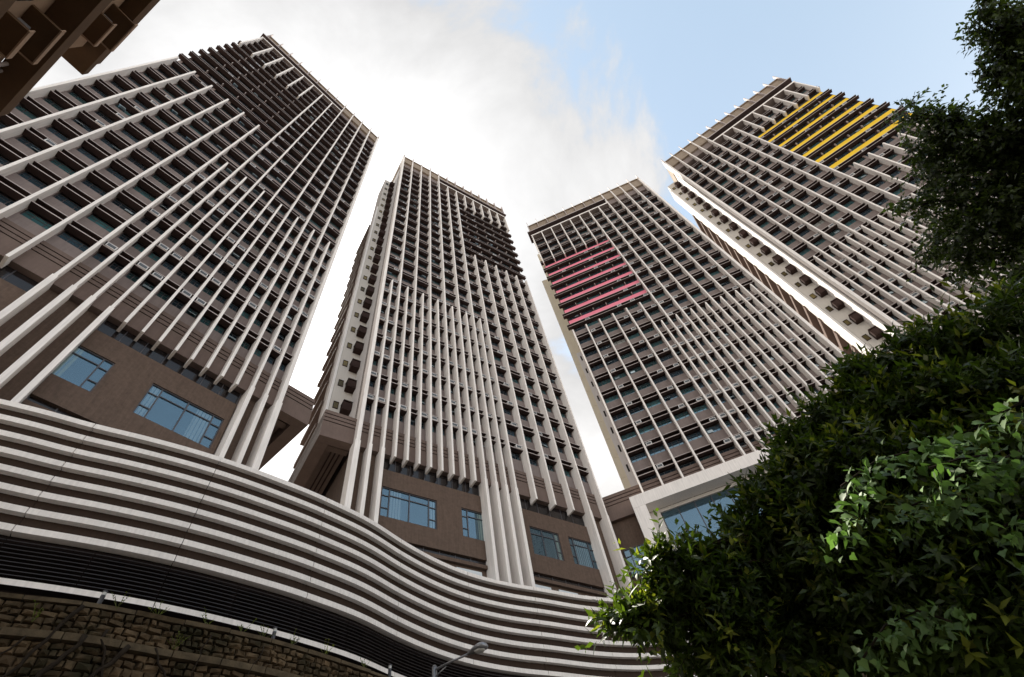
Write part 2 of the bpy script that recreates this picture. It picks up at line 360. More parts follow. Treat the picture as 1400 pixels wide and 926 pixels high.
    for za, zz, m in ((25.5, 26.90, 0), (26.99, 27.25, 0), (27.34, 27.60, 0), (27.69, 28.0, 0)): bx(b, bs0, bs1, .60, 1.29, za, zz)
    bx(b, bs0+.02, bs1-.02, .68, 1.28, 25.6, 27.9, 1)
    b.build('transfer_band', [M['band'], M['ledge']], t)
    b = MB(); bx(b, 0, bs1, 1.0, depth-1, GROUND, 25.49, 0)
    b.build('podium_wall', M['podium'], t) if podium['plain'] else None
    if podium['wing0']:
        b = MB()
        for za, zz in ((25.5, 26.90), (26.99, 27.25), (27.34, 27.60), (27.69, 28.0)): bx(b, -2.4, -1.6, 1.3, 15, za, zz)
        bx(b, -2.38, -1.62, 1.28, 14.9, 25.6, 27.9, 1)
        bx(b, -1.59, -.02, 1.3, 14.9, 26.5, 27.98, 0); bx(b, -1.59, -.02, 1.8, 2.3, 25.95, 26.48, 0)
        bx(b, -1.59, -.4, 14.2, 14.9, 25.5, 26.48, 0)
        b.build('wing_slab', [M['band'], M['ledge']], t)
        for i in range(3):
            pb = MB(); pb.tube([(X(-.4-.3*i), 2.4, 26.25-zb), (X(-.4-.3*i), 13, 26.25-zb)], .05, 6); pb.build('soffit_pipe', M['ledge'], t)
    # podium openings
    if podium['detail']:
        podium_front(t, X, zb)
    # flank
    if side == 'core':
        b = MB(); bx(b, -.0, .28, .935, 17, 28.02, ztop-.3); b.build('flank_wall', M['sidewhite'], t)
        b = MB(); bx(b, -.13, .13, .94, 1.25, 28.0, ztop+.2); b.build('corner_return', M['white'], t)
        b = MB(); bx(b, -1.62, -.003, 4.0, 7.2, 28.02, core_top); b.build('stair_core', M['grey'], t)
        b = MB(); bx(b, -1.86, -1.64, 4.02, 4.9, 28.02, strip_top); b.build('core_fin', M['sidewhite'], t)
        k = 0
        zz = core_top-2.4
        while zz > 28.3:
            w = link('stair_window', SWIN[0], t, (X(-1.15), 3.955, zz-zb)); link('pane', SWIN[1], w, (0, 0, -.0))
            link('air_conditioner_hood', HOOD, t, (X(-.32), 3.62, zz-.5-zb))
            zz -= h
        b = MB(); bx(b, -1.1, -.01, 7.21, 13, 28.02, bar_top+1.0); b.build('rear_wing', M['podium'], t)
        sm1 = MB().box(X(-1.12), X(-1.8), 7.0, 12.4, 0, .5, 0).box(X(-1.12), X(-1.55), 7.1, 12.3, .9, 1.3, 0).mesh('wing_ledge', [M['band']])  # glare on these ledges is painted in as a lighter brown
        zz = bar_top
        while zz > 28.3:
            link('wing_ledge', sm1, t, (0, 0, zz-zb)); zz -= h
    elif side == 'cream':
        b = MB(); zz = 25.0; ct = bar_top
        while zz < ct:
            z2 = min(zz+h-.03, ct); bx(b, LEN+.75, LEN+1.46, 6.0, 12, zz, z2); zz += h
        bx(b, LEN+.1, LEN+1.43, 6.04, 11.9, 25, ct-.05)
        b.build('cream_wall', M['cream'], t)
        b = MB(); bx(b, LEN+.04, LEN+.75, 5.9, 6.6, 25, strip_top); b.build('slit_wall', M['sidewhite'], t)
        b = MB(); bx(b, LEN+.04, LEN+.45, 5.92, 6.6, strip_top, core_top); b.build('upper_flank', M['cream'], t)
        zz = strip_top-1.9; sl = MB().box(-.09, .09, -.02, .05, 0, .95).mesh('slit_window', M['dark'])
        while zz > 25: link('slit_window', sl, t, (X(LEN+.33), 5.89, zz-zb)); zz -= h
    return t, X, zb

def big_window(t, X, zb, s0, s1, za, zz, cols, curtains, y=.86):
    """podium window: cols = fractions with flag small"""
    w = abs(s1-s0); hh = zz-za; f = MB(); x0 = min(X(s0), X(s1)); tt = .06
    o = link('large_window', None, t, (x0, y, za-zb)) if False else None
    f.box(0, w, 0, .12, 0, tt).box(0, w, 0, .12, hh-tt, hh).box(0, tt, .003, .117, tt, hh-tt).box(w-tt, w, .003, .117, tt, hh-tt)
    edges = [0]
    mir = X(1) < X(0)
    cs = cols[::-1] if mir else cols
    tot = sum(c for c, _ in cs); x = 0; panes = []
    for i, (c, small) in enumerate(cs):
        xa = x; x += w*c/tot
        if i: f.box(xa-.035, xa+.035, .006, .114, tt, hh-tt)
        tr = [hh*.30, hh*.72] if small else [hh*.76]
        ys = [tt]+tr+[hh-tt]
        for a in tr: f.box(xa+.04, x-.04, .009, .11, a-.03, a+.03)
        for a, b in zip(ys, ys[1:]): panes.append((xa+.02, x-.02, a, b))
    win = f.build('large_window', M['frame'], t, (x0, y, za-zb))
    for xa, xb, a, b in panes:
        MB().box(xa, xb, .055, .07, a, b).build('pane', M['podglass'], win)
    for c0, c1, m in curtains:
        if mir: c0, c1 = 1-c1, 1-c0
        b = MB(); n = max(4, int((c1-c0)*w/.09)); pts = []
        for i in range(n+1): pts.append((w*c0+(w*(c1-c0))*i/n, .035+.014*(i % 2)))
        for (xa, ya), (xb, yb) in zip(pts, pts[1:]):
            b.hexa([(xa, ya-.03, .08), (xb, yb-.03, .08), (xb, yb-.02, .08), (xa, ya-.02, .08), (xa, ya-.03, hh-.08), (xb, yb-.03, hh-.08), (xb, yb-.02, hh-.08), (xa, ya-.02, hh-.08)])
        cu = b.build('curtain', M[m], win, (0, .055, 0))
    # reveal
    return win

def podium_front(t, X, zb):
    def bx(b, s0, s1, y0, y1, za, zz, m=0): return b.box(X(s0), X(s1), y0, y1, za-zb, zz-zb, m)
    b = MB()                                                        # render with real window openings, proud of the strip windows
    wins = [(1.26*W, 3.45*W), (4.50*W, 5.53*W), (7.66*W, 9.14*W), (9.64*W, 11.0*W)]
    for s0, s1 in ((1.12*W, 5.42*W), (7.12*W, 10.9*W)):
        bx(b, s0, s1, .80, .999, 22.93, 24.36); bx(b, s0, s1, .80, .999, 19.25, 20.65); bx(b, s0, s1, .76, .999, 18.62, 18.86)
        q = s0
        for w0, w1 in [w for w in wins if s0 <= w[0] < s1]:
            if w0 > q: bx(b, q, w0, .80, .999, 20.652, 22.928)
            q = w1
        if q < s1: bx(b, q, s1, .80, .999, 20.652, 22.928)
    b.build('render_panel', M['podium'], t)
    for s0, s1 in ((1.12*W, 5.42*W), (7.12*W, 10.9*W)):
        n = 7 if s1-s0 > 7 else 6
        for i in range(n):
            a = s0+(s1-s0)*i/n; c = s0+(s1-s0)*(i+1)/n
            for za, zz in ((24.37, 25.48), (18.87, 19.24)):
                bb = MB(); bb.box(X(a+.03), X(c-.03), .96, .985, za-zb+.02, zz-zb-.02); bb.build('strip_window', M['strip'], t)
        mb = MB()
        for i in range(n+1):
            a = s0+(s1-s0)*i/n; bx(mb, a-.025, a+.025, .94, .998, 24.37, 25.48); bx(mb, a-.025, a+.025, .94, .998, 18.87, 19.24)
        mb.build('strip_mullion', M['frame'], t)
        for i in range(3):
            a = s0+(s1-s0)*(i+.15)/3; c = s0+(s1-s0)*(i+.85)/3
            bb = MB(); bx(bb, a, c, .90, .99, 16.2, 18.4); bb.build('lower_window', M['curtain'], t)
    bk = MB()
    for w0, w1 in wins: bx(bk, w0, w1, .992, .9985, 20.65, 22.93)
    bk.build('room_shade_sheet', M['dark'], t)  # near-black sheet added for the shade of an unmodelled room
    S, B = (.17, True), (.42, False)
    big_window(t, X, zb, 1.26*W, 3.45*W, 20.66, 22.92, [S, B, B, S], [(.14, .36, 'curtain'), (.86, 1, 'curtain')], .86)
    big_window(t, X, zb, 4.50*W, 5.53*W, 20.66, 22.92, [(.26, True), (.74, False)], [(.72, .98, 'curtainy')], .86)
    big_window(t, X, zb, 7.66*W, 9.14*W, 20.66, 22.92, [B, B, S], [(.88, .98, 'curtainy')], .86)
    big_window(t, X, zb, 9.64*W, 11.0*W, 20.66, 22.92, [S, (.55, False), (.2, True)], [(.22, .75, 'curtain')], .86)

POD = dict(long=8.0, stub=24.95, wing0=True, wing12=0.1, plain=True, detail=True)
T1 = tower(-14.789, 18.022, -2.115, True, 29.93, 2.83, 19, 12, 98.0, 'brownpanel', 'tall left tower with white fins and a dark finless block at its upper left corner', 'plain', POD, 0, 0, 0, (82.13, 61.92, 48.93))
T2 = tower(-11.538, 22.538, .744, False, 30.24, 2.83, 21, 14, 100.0, 'brownpanel', 'tall tower second from left with a dark finless block and saw-toothed upper right edge', 'core', POD, 79.5, 94.0, 78.0, (88.49, 68.13, 49.64))
T3 = tower(28.772, 32.883, 2.954, True, 28.55, 2.775, 16, 9, 88.1, 'pink', 'tower with a block of pink panels and a white portal frame at its foot', 'cream', dict(POD, long=24.9, stub=24.9, wing0=False, wing12=6.0, detail=False), 55.0, 91.0-3.5, 77.5, (72.02, 52.33, 47.4), 4.2)
T4 = tower(32.955, 30.561, -.446, False, 26.07, 2.78, 18, 11, 86.3, 'yellow', 'right-hand tower with a block of yellow panels at its top corner behind the tree', 'core', dict(POD, long=20.0, stub=20.0, wing0=False, detail=False), 83.8, 85.4, 77.0, (75.13, 55.52, 45.65))

def portal(T):
    t, X, zb = T
    def bx(b, s0, s1, y0, y1, za, zz, m=0): return b.box(X(s0), X(s1), y0, y1, za-zb, zz-zb, m)
    b = MB(); bx(b, -1, LEN+1.27, -1.0, .27, 24.85, 25.95); b.build('portal_beam', M['white'], t)
    b = MB(); bx(b, LEN+.22, LEN+1.27, -1.0, .27, GROUND, 24.84); b.build('portal_leg', M['white'], t)
    b = MB(); bx(b, LEN-.62, LEN+.21, .3, .99, GROUND, 24.83); bx(b, -1, LEN-.63, .3, .99, 24.55, 24.83); b.build('portal_reveal', M['grey'], t)
    s = LEN-.68; i = 0
    while s > 0:
        for za, zz in ((20.6, 24.5), (16.5, 20.5), (12.4, 16.4)):
            bb = MB(); bx(bb, s-1.34, s-.04, .42, .45, za, zz); bb.build('glazing_pane', M['podglass'], t)
        bb = MB(); bx(bb, s-.035, s+.035, .36, .5, 12.3, 24.54); bb.build('mullion', M['frame'], t)
        s -= 1.38
    win = big_window(t, X, zb, LEN+3.3, LEN+1.3, 20.6, 22.9, [(.2, True), (.55, False), (.25, True)], [(.2, .75, 'curtain')], .9)
portal(T3)

# ------------------------------------------------------------------ wave podium
def smooth_curve(ctrl, n=400):
    a = np.array([c[0] for c in ctrl], float); r = np.array([c[1] for c in ctrl], float)
    # monotone-ish cubic through the control points
    m = np.gradient(r, a); az = np.linspace(a[0], a[-1], n); out = []
    for x in az:
        i = min(max(np.searchsorted(a, x)-1, 0), len(a)-2); hh = a[i+1]-a[i]; tt = (x-a[i])/hh
        out.append((2*tt**3-3*tt**2+1)*r[i]+(tt**3-2*tt**2+tt)*hh*m[i]+(-2*tt**3+3*tt**2)*r[i+1]+(tt**3-tt**2)*hh*m[i+1])
    out = np.array(out); k = np.ones(9)/9; pad = np.pad(out, 4, mode='reflect', reflect_type='odd'); out = np.convolve(pad, k, 'valid')
    return az, out
WAVE = [(-84, 24.5), (-74, 21.2), (-65.2, 19.3), (-61.8, 18.83), (-57.3, 18.43), (-52.1, 18.02), (-43.7, 17.86), (-36.4, 18.28), (-29.6, 19.15), (-22.7, 20.8), (-20, 21.85), (-11.8, 25.05), (-6.8, 26.7), (-3.9, 27.6), (2, 29.9), (5, 31.0), (8.3, 32.0), (11.5, 33.2), (14, 34.6), (16, 36.2)]
waz, wrho = smooth_curve(WAVE, 500)
def path_between(az_, rho_, a0, a1, step=.45):
    idx = [i for i in range(len(az_)) if a0 <= az_[i] <= a1]
    P = np.stack([rho_*np.sin(np.radians(az_)), rho_*np.cos(np.radians(az_))], 1)
    T_ = np.gradient(P, axis=0); T_ /= np.linalg.norm(T_, axis=1)[:, None]
    Nn = np.stack([T_[:, 1], -T_[:, 0]], 1)                          # towards the camera
    flip = (Nn*P).sum(1) > 0; Nn[flip] *= -1
    out = []; last = None
    def at(a):
        p = np.array([np.interp(a, az_, P[:, 0]), np.interp(a, az_, P[:, 1])]); q = np.array([np.interp(a, az_, Nn[:, 0]), np.interp(a, az_, Nn[:, 1])]); return p, q/np.linalg.norm(q)
    n = max(2, int(np.linalg.norm(at(a1)[0]-at(a0)[0])/step)+1)
    return [at(a0+(a1-a0)*i/n) for i in range(n+1)]
def trim(pth, g):                                                   # leave an open joint at either end
    pth = list(pth)
    for e, o in ((0, 1), (-1, -2)):
        p, q = pth[e]; d = pth[o][0]-p; d = d/np.linalg.norm(d); pth[e] = (p+d*g, q)
    return pth
JOINTS = [-84, -70.5, -57.1, -43.6, -29.8, -19.9, -11.9, -4.4, 2.4, 8.9, 16]
wv = thing('podium_wall', (0, 18, GROUND), 'long curved podium wall of white horizontal bands over dark louvres', 'wall')
def wbuild(b, name, mats):
    o = b.build(name, mats); recalc(o.data); o.parent = wv; o.matrix_parent_inverse = Matrix.Translation((0, -18, -GROUND)); return o
SP = .615
for a0, a1 in zip(JOINTS, JOINTS[1:]):
    pth = path_between(waz, wrho, a0, a1)
    pt = trim(pth, .012)
    for i in range(8):
        zt = 15.5-i*SP; b = MB()
        b.strip([(0, zt), (0, zt-.205), (-.26, zt-.215), (-.26, zt)], pt, 0, [0, 0, 0, 0]); wbuild(b, 'white_band', M['wave'])
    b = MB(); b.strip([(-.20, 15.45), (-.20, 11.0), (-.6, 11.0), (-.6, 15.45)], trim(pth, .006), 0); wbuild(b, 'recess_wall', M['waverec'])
    am = (a0+a1)/2
    for c0, c1 in ((a0, am), (am, a1)):
        q = trim(path_between(waz, wrho, c0, c1), .02)
        for i in range(10):
            zt = 10.84-i*.122; b = MB()
            b.strip([(-.10, zt-.055), (-.09, zt-.075), (-.22, zt-.01), (-.22, zt+.012)], q, 0); wbuild(b, 'louvre_slat', M['louvre'])
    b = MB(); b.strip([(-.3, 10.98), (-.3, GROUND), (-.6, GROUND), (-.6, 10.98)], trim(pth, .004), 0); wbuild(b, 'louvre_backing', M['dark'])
    b = MB(); b.strip([(.0, 9.64), (.0, 9.47), (-.29, 9.47), (-.29, 9.64)], pt, 0, [0, 1, 1, 0]); wbuild(b, 'base_ledge', [M['wave'], M['dark']])  # underside and back coloured dark to paint the shadow gap below the ledge
    b = MB(); b.strip([(-.62, 15.44), (-.62, 14.9), (-7.0, 14.9), (-7.0, 15.44)], trim(pth, .004), 0); wbuild(b, 'roof_deck', M['paving'])

# ------------------------------------------------------------------ stone retaining wall
ZW = 6.2
SW = [(-80, ZW/.40), (-66, ZW/.478), (-54.9, ZW/.5058), (-47.7, ZW/.5204), (-41.3, ZW/.5153), (-31.7, ZW/.4949), (-25, ZW/.4616), (-20.6, ZW/.4344), (-12, ZW/.375), (-4, ZW/.325), (6, ZW/.27), (20, ZW/.22)]
saz, srho = smooth_curve(SW, 300)
spath = path_between(saz, srho, -80, 20, .3)
rw = thing('retaining_wall', (-9, 8, GROUND), 'mossy granite block retaining wall below the curved podium', 'wall')
def rbuild(b, name, mats, kind=None):
    o = b.build(name, mats); recalc(o.data); o.parent = rw; o.matrix_parent_inverse = Matrix.Translation((9, -8, -GROUND))
    if kind: o['kind'] = kind
    return o
b = MB(); b.strip([(-.06, ZW-.1), (-.06, GROUND), (-.8, GROUND), (-.8, ZW-.1)], spath); rbuild(b, 'mortar_core', M['mortar'])
seg = np.cumsum([0]+[np.linalg.norm(spath[i+1][0]-spath[i][0]) for i in range(len(spath)-1)])
SPX = np.array([p[0] for p in spath]); SNN = np.array([p[1] for p in spath])
def wall_at(l):
    p = np.array([np.interp(l, seg, SPX[:, 0]), np.interp(l, seg, SPX[:, 1])]); n = np.array([np.interp(l, seg, SNN[:, 0]), np.interp(l, seg, SNN[:, 1])]); n /= np.linalg.norm(n)
    return p, n
def wall_az(l): p, n = wall_at(l); return math.degrees(math.atan2(p[0], p[1]))
rs = random.Random(3)
def stone_mesh(w, hh):
    b = MB(); j = lambda a: rs.uniform(-a, a)
    ring0 = [(-w/2, -.0, -hh/2), (w/2, -.0, -hh/2), (w/2, -.0, hh/2), (-w/2, -.0, hh/2)]
    ring1 = [(x*.94+j(.018), -.04+j(.015), z*.92+j(.018)) for x, y, z in ring0]
    ring2 = [(x*.72+j(.02), -.085+j(.018), z*.68+j(.02)) for x, y, z in ring0]
    b.v = [(x, .08, z) for x, y, z in ring0]+ring0+ring1+ring2+[(j(.02), -.10+j(.015), j(.01))]
    for r in range(3):
        for k in range(4): b.f.append((r*4+k, r*4+(k+1) % 4, r*4+4+(k+1) % 4, r*4+4+k))
    for k in range(4): b.f.append((12+k, 12+(k+1) % 4, 16))
    b.m = [0]*len(b.f); me = b.mesh('stone', M['stone']); recalc(me); return me
SM = {}
for w in (.11, .15, .20, .27):
    for hh in (.10, .125, .155): SM[(w, hh)] = [stone_mesh(w, hh) for _ in range(3)]
cnt = 0; far = MB(); placed = []
rows = []; z = ZW-.085
for r in range(17):
    hh = rs.choice((.10, .125, .155))
    if r == 4: z -= .16                                              # string course
    rows.append((z-hh/2, hh)); z -= hh+.01
l0 = next(l for l in np.arange(0, seg[-1], .1) if wall_az(l) > -62); l1 = next(l for l in np.arange(0, seg[-1], .1) if wall_az(l) > -17)
for zc, hh in rows:
    l = l0+rs.uniform(0, .2)
    while l < l1:
        w = rs.choice((.11, .15, .20, .27)); placed.append((l+w/2, zc, w, hh)); l += w+.012
def see(lc, zc):
    p, n = wall_at(lc); d = np.array([p[0], p[1], zc]); c = CR@d; x = 700+FPX*c[0]/c[2]; y = 463-FPX*c[1]/c[2]
    return (-15 < x < 545 and y < 940), np.linalg.norm(d)
vis = sorted([(see(a, b_)[1], i) for i, (a, b_, w, hh) in enumerate(placed) if see(a, b_)[0]])
keep = set(i for _, i in vis[:300])
for i, (lc, zc, w, hh) in enumerate(placed):
    p, n = wall_at(lc); ang = math.atan2(n[1], n[0])+math.pi/2
    me = rs.choice(SM[(w, hh)])
    if i in keep:
        o = link('stone', me, rw); mw = Matrix.Translation((p[0]+9-n[0]*.06, p[1]-8-n[1]*.06, zc-GROUND)) @ Matrix.Rotation(ang, 4, 'Z') @ Matrix.Rotation(R(rs.uniform(-8, 8)), 4, 'Y')
        o.matrix_basis = mw
    else:
        mw = Matrix.Translation((p[0]-n[0]*.06, p[1]-n[1]*.06, zc)) @ Matrix.Rotation(ang, 4, 'Z'); base = len(far.v)
        far.v += [tuple(mw @ v.co) for v in me.vertices]; far.f += [tuple(base+v for v in f.vertices) for f in me.polygons]; far.m += [0]*len(me.polygons)
rbuild(far, 'further_stones', M['stone'], 'stuff')
l = 0.0
while l < seg[-1]-.8:
    a, c = l, l+.9; q = [wall_at(a+(c-a)*i/3) for i in range(4)]; q = trim(q, .008); l = c
    b = MB(); b.strip([(.05+rs.uniform(-.03, .03), ZW+rs.uniform(-.01, .012)), (.04+rs.uniform(-.02, .02), ZW-.07), (-.5, ZW-.07), (-.5, ZW)], q); rbuild(b, 'coping_stone', M['coping'])
    b = MB(); b.strip([(.09+rs.uniform(-.01, .01), rows[3][0]-rows[3][1]/2-.02), (.085, rows[3][0]-rows[3][1]/2-.14), (-.05, rows[3][0]-rows[3][1]/2-.15), (-.05, rows[3][0]-rows[3][1]/2-.01)], q); rbuild(b, 'string_course', M['coping'])
# terrace between the retaining wall and the podium
b = MB(); n = 60; tp = path_between(saz, srho, -80, 16, 1.0)
for (p, q) in tp:
    a = math.atan2(p[0], p[1]); r2 = np.interp(math.degrees(a), waz, wrho)
    b.v += [(p[0]-q[0]*.45, p[1]-q[1]*.45, ZW-.03), (math.sin(a)*(r2+.25), math.cos(a)*(r2+.25), ZW-.03)]
for i in range(len(tp)-1): b.f.append((2*i, 2*i+2, 2*i+3, 2*i+1)); b.m.append(0)
o = tag(b.build('terrace', M['paving']), kind='structure'); recalc(o.data)

# roots and weeds on the wall
def lfind(az_): return next(l for l in np.arange(0, seg[-1], .02) if wall_az(l) > az_)
def wp(l, z, out=.06): p, n = wall_at(l); return Vector((p[0]+n[0]*out, p[1]+n[1]*out, z))
roots = [(-49, 6.1, -52, 4.4, .035), (-47.5, 5.6, -50.5, 4.3, .05), (-46.5, 5.75, -44, 4.4, .03), (-44, 5.55, -47.5, 4.3, .045), (-42, 5.6, -39, 4.6, .025), (-51.5, 5.5, -53.5, 4.6, .018), (-38, 6.0, -38.6, 4.9, .014), (-33, 6.0, -34, 5.0, .012)]
for i, (a0, za, a1, zz, r) in enumerate(roots):
    la, lb = lfind(a0), lfind(a1); pts = []; rr = random.Random(i)
    for k in range(9):
        f = k/8; pts.append(wp(la+(lb-la)*f+rr.uniform(-.05, .05), za+(zz-za)*f, .07+.02*rr.random()))
    b = MB(); b.tube(pts, [r*(1-.4*k/8)*rr.uniform(.8, 1.2) for k in range(9)], 6)
    o = b.build('hanging_root', M['bark'], smooth=True); tag(o, ['long dark root slanting down the granite wall from its coping, nearest the leftmost light post', 'thickest dark root slanting down the mossy granite wall', 'thin root bending right below the ledge of the granite wall', 'thick root slanting left below the ledge of the granite wall, right of the thickest root', 'thin root low on the granite wall, right of the other slanting roots', 'thin root low on the granite wall at the left edge of the picture', 'thin root hanging from the coping left of the middle light post', 'thinnest root hanging from the coping under the middle light post'][i], 'root', 'roots on the granite wall')
def leaf_verts(base, ax, nr, ln, wd, fold=.18):
    ax = ax.normalized(); sd_ = ax.cross(nr).normalized(); nr = sd_.cross(ax)
    return [base, base+ax*ln*.5+sd_*wd+nr*fold*wd, base+ax*ln, base+ax*ln*.5-sd_*wd+nr*fold*wd, base+ax*ln*.52-nr*.0]
LF = [(0, 1, 4), (1, 2, 4), (0, 4, 3), (4, 2, 3)]
wr = random.Random(9)
WEEDS = [(-51.6, 5.75, 'low weed in a joint of the granite wall, leftmost of the weeds'), (-46.4, 0, 'weed on the wall coping just right of the leftmost light post'), (-43.0, 0, 'bushy weed on the wall coping, second right of the leftmost light post'),
 (-40.6, 5.65, 'weed low on the face of the granite wall, between the left and middle light posts'), (-38.6, 0, 'weed on the wall coping midway between the left and middle light posts'), (-35.3, 0, 'tall weed on the wall coping, second left of the middle light post'), (-33.2, 0, 'weed on the wall coping just left of the middle light post'),
 (-30.4, 0, 'weed on the wall coping just right of the middle light post'), (-27.0, 0, 'spreading weed on the coping midway between middle and right light posts'), (-23.0, 0, 'weed on the wall coping just left of the light post nearest the street lamp')]
for i, (az_, zw_, lab_) in enumerate(WEEDS):
    p0 = wp(lfind(az_), zw_ or ZW, .1 if zw_ else .02)
    t = thing('weed', p0, lab_, 'weed', 'weeds along the granite wall')
    b = MB(); sb = MB()
    for k in range(7):
        d = Vector((wr.uniform(-1, 1), wr.uniform(-1, 1), wr.uniform(.4, 1.4))).normalized(); ln = wr.uniform(.12, .34); tip = d*ln
        sb.tube([(0, 0, -.03), tuple(tip*.6), tuple(tip)], [.004, .003, .002], 4)
        for q in range(5):
            at = tip*(.35+.16*q); ax = (d+Vector((wr.uniform(-1, 1), wr.uniform(-1, 1), wr.uniform(-.5, .8)))).normalized(); iv = len(b.v)
            b.v += [tuple(v) for v in leaf_verts(at, ax, Vector((wr.uniform(-.3, .3), wr.uniform(-.3, .3), 1)), wr.uniform(.03, .06), .012)]; b.f += [tuple(iv+x for x in f) for f in LF]; b.m += [0]*4
    sb.build('stem', M['weed'], t); tag(b.build('foliage', M['weed'], t), kind='stuff')

# small black light posts on the wall
LAB = ['small black light post on the granite wall, nearest the left edge', 'small black light post on the granite wall, middle one of three', 'small black light post on the granite wall, nearest the street lamp']
for i, az_ in enumerate((-48.0, -32.0, -20.1)):
    p = wp(lfind(az_), ZW, -.12); t = thing('light_post', p, LAB[i], 'light post', 'light posts on the granite wall')
    sc = (1, 1, 1.1)[i]
    MB().tube([(0, 0, 0), (0, 0, .24*sc)], .042, 10).build('post', M['black'], t)
    MB().tube([(0, 0, .2405*sc), (0, 0, .30*sc)], .040, 10).build('light', M['lens'], t)
    MB().tube([(0, 0, .3005*sc), (0, 0, .33*sc)], .046, 10).build('cap', M['black'], t)

# street lamp
def pt_at(px_, py_, rho):
    d = np.array([(px_-700)/FPX, (463-py_)/FPX, 1])@CR; return Vector(d*(rho/math.hypot(d[0], d[1])))
p0 = pt_at(594, 912, 12.0); p1 = pt_at(640, 894.5, 11.2); p2 = pt_at(661, 884, 10.85)
t = thing('street_lamp', (p0.x, p0.y, GROUND), 'grey street lamp on a slim pole in front of the podium louvres', 'street lamp')
hz = p0.z-GROUND
MB().tube([(0, 0, 0), (0, 0, hz*.5), (0, 0, hz)], [.085, .07, .055], 10).build('pole', M['metal'], t, smooth=True)
MB().tube([(0, 0, hz+.002), (0, 0, hz+.03)], [.06, .03], 10).build('pole_cap', M['metal'], t)
dv = p1-p0; dh = p2-p1
MB().tube([(0, 0, hz-.06), tuple(Vector((0, 0, hz-.02))+dv*.5), tuple(Vector((0, 0, hz))+dv)], .022, 8).tube([(0, 0, hz-.2), tuple(Vector((0, 0, hz-.08))+dv*.35)], .014, 6).build('arm', M['metal'], t, smooth=True)
def lamp_head():
    b = MB(); ax = dh.normalized(); side = ax.cross(Vector((0, 0, 1))).normalized(); upv = side.cross(ax); o0 = Vector((0, 0, hz))+dv
    L_ = dh.length*1.15; prof = [(0, .035, .035), (.15, .06, .05), (.4, .095, .08), (.65, .125, .095), (.85, .125, .09), (.96, .09, .06), (1.0, .03, .02)]
    n = 12; rings = []
    for f, w, hh in prof:
        i = len(b.v); rings.append(i)
        for j in range(n):
            a = 2*math.pi*j/n; v = math.sin(a); b.v.append(tuple(o0+ax*(f*L_)+side*(math.cos(a)*w)+upv*(v*hh if v > 0 else v*hh*.55)))
    for a, c in zip(rings, rings[1:]):
        for j in range(n): b.f.append((a+j, a+(j+1) % n, c+(j+1) % n, c+j)); b.m.append(0)
    b.f.append(tuple(range(rings[0], rings[0]+n))[::-1]); b.f.append(tuple(range(rings[-1], rings[-1]+n))); b.m += [0, 0]
    o = b.build('lamp_head', M['metal'], t, smooth=True); recalc(o.data)
    lb = MB(); i = 0; c = o0+ax*(.66*L_)-upv*.035
    for k, (rr, dz) in enumerate(((1, 0), (.75, -.03), (.3, -.045))):
        for j in range(n):
            a = 2*math.pi*j/n; lb.v.append(tuple(c+ax*(math.cos(a)*.26*L_*rr)+side*(math.sin(a)*.10*rr)+upv*dz))
    for k in range(2):
        for j in range(n): lb.f.append((k*n+j, k*n+(j+1) % n, (k+1)*n+(j+1) % n, (k+1)*n+j)); lb.m.append(0)
    lb.f.append(tuple(2*n+j for j in range(n))); lb.f.append(tuple(range(n))); lb.m += [0, 0]
    o = lb.build('lens', M['lens'], t, smooth=True); recalc(o.data)
lamp_head()

# ------------------------------------------------------------------ near brown building, upper left
e1 = np.array([math.cos(-2.115), math.sin(-2.115)]); n1 = np.array([-.8555, .5178])
ud = n1+.13*e1; ud /= np.linalg.norm(ud); vd = np.array([ud[1], -ud[0]])
if vd@e1 < 0: vd = -vd                                              # vd points into the building
def nb_uv(sr_, br_, z): p = (e1*sr_+n1*br_)*z; return p@ud, p@vd
nb = thing('apartment_block', (float((vd*7)[0]), float((vd*7)[1]), GROUND), 'dark brown apartment block corner with air conditioner shelves, at the top left', 'building')
NBI = Matrix.Translation((-float((vd*7)[0]), -float((vd*7)[1]), -GROUND))
NBM = Matrix(((ud[0], vd[0], 0, 0), (ud[1], vd[1], 0, 0), (0, 0, 1, 0), (0, 0, 0, 1)))
def nbox(name, u0, u1, v0, v1, za, zz, m, parent=None):
    b = MB().box(u0, u1, v0, v1, za, zz); o = b.build(name, m); o.data.transform(NBM); recalc(o.data); o.parent = nb; o.matrix_parent_inverse = NBI; return o
Z1 = 16.0
uR, vR = nb_uv(.314, .431, Z1); uL, vL = nb_uv(.336, .381, Z1); VW = vL                # wall plane
uend = nb_uv(.337, .48, Z1)[0]
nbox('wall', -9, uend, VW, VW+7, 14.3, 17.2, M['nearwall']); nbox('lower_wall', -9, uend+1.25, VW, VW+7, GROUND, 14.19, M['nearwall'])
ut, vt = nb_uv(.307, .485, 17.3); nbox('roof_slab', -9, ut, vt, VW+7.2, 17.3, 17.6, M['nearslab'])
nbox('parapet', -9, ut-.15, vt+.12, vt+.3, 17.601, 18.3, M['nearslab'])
ub, vb = nb_uv(.3, .35, 17.3)
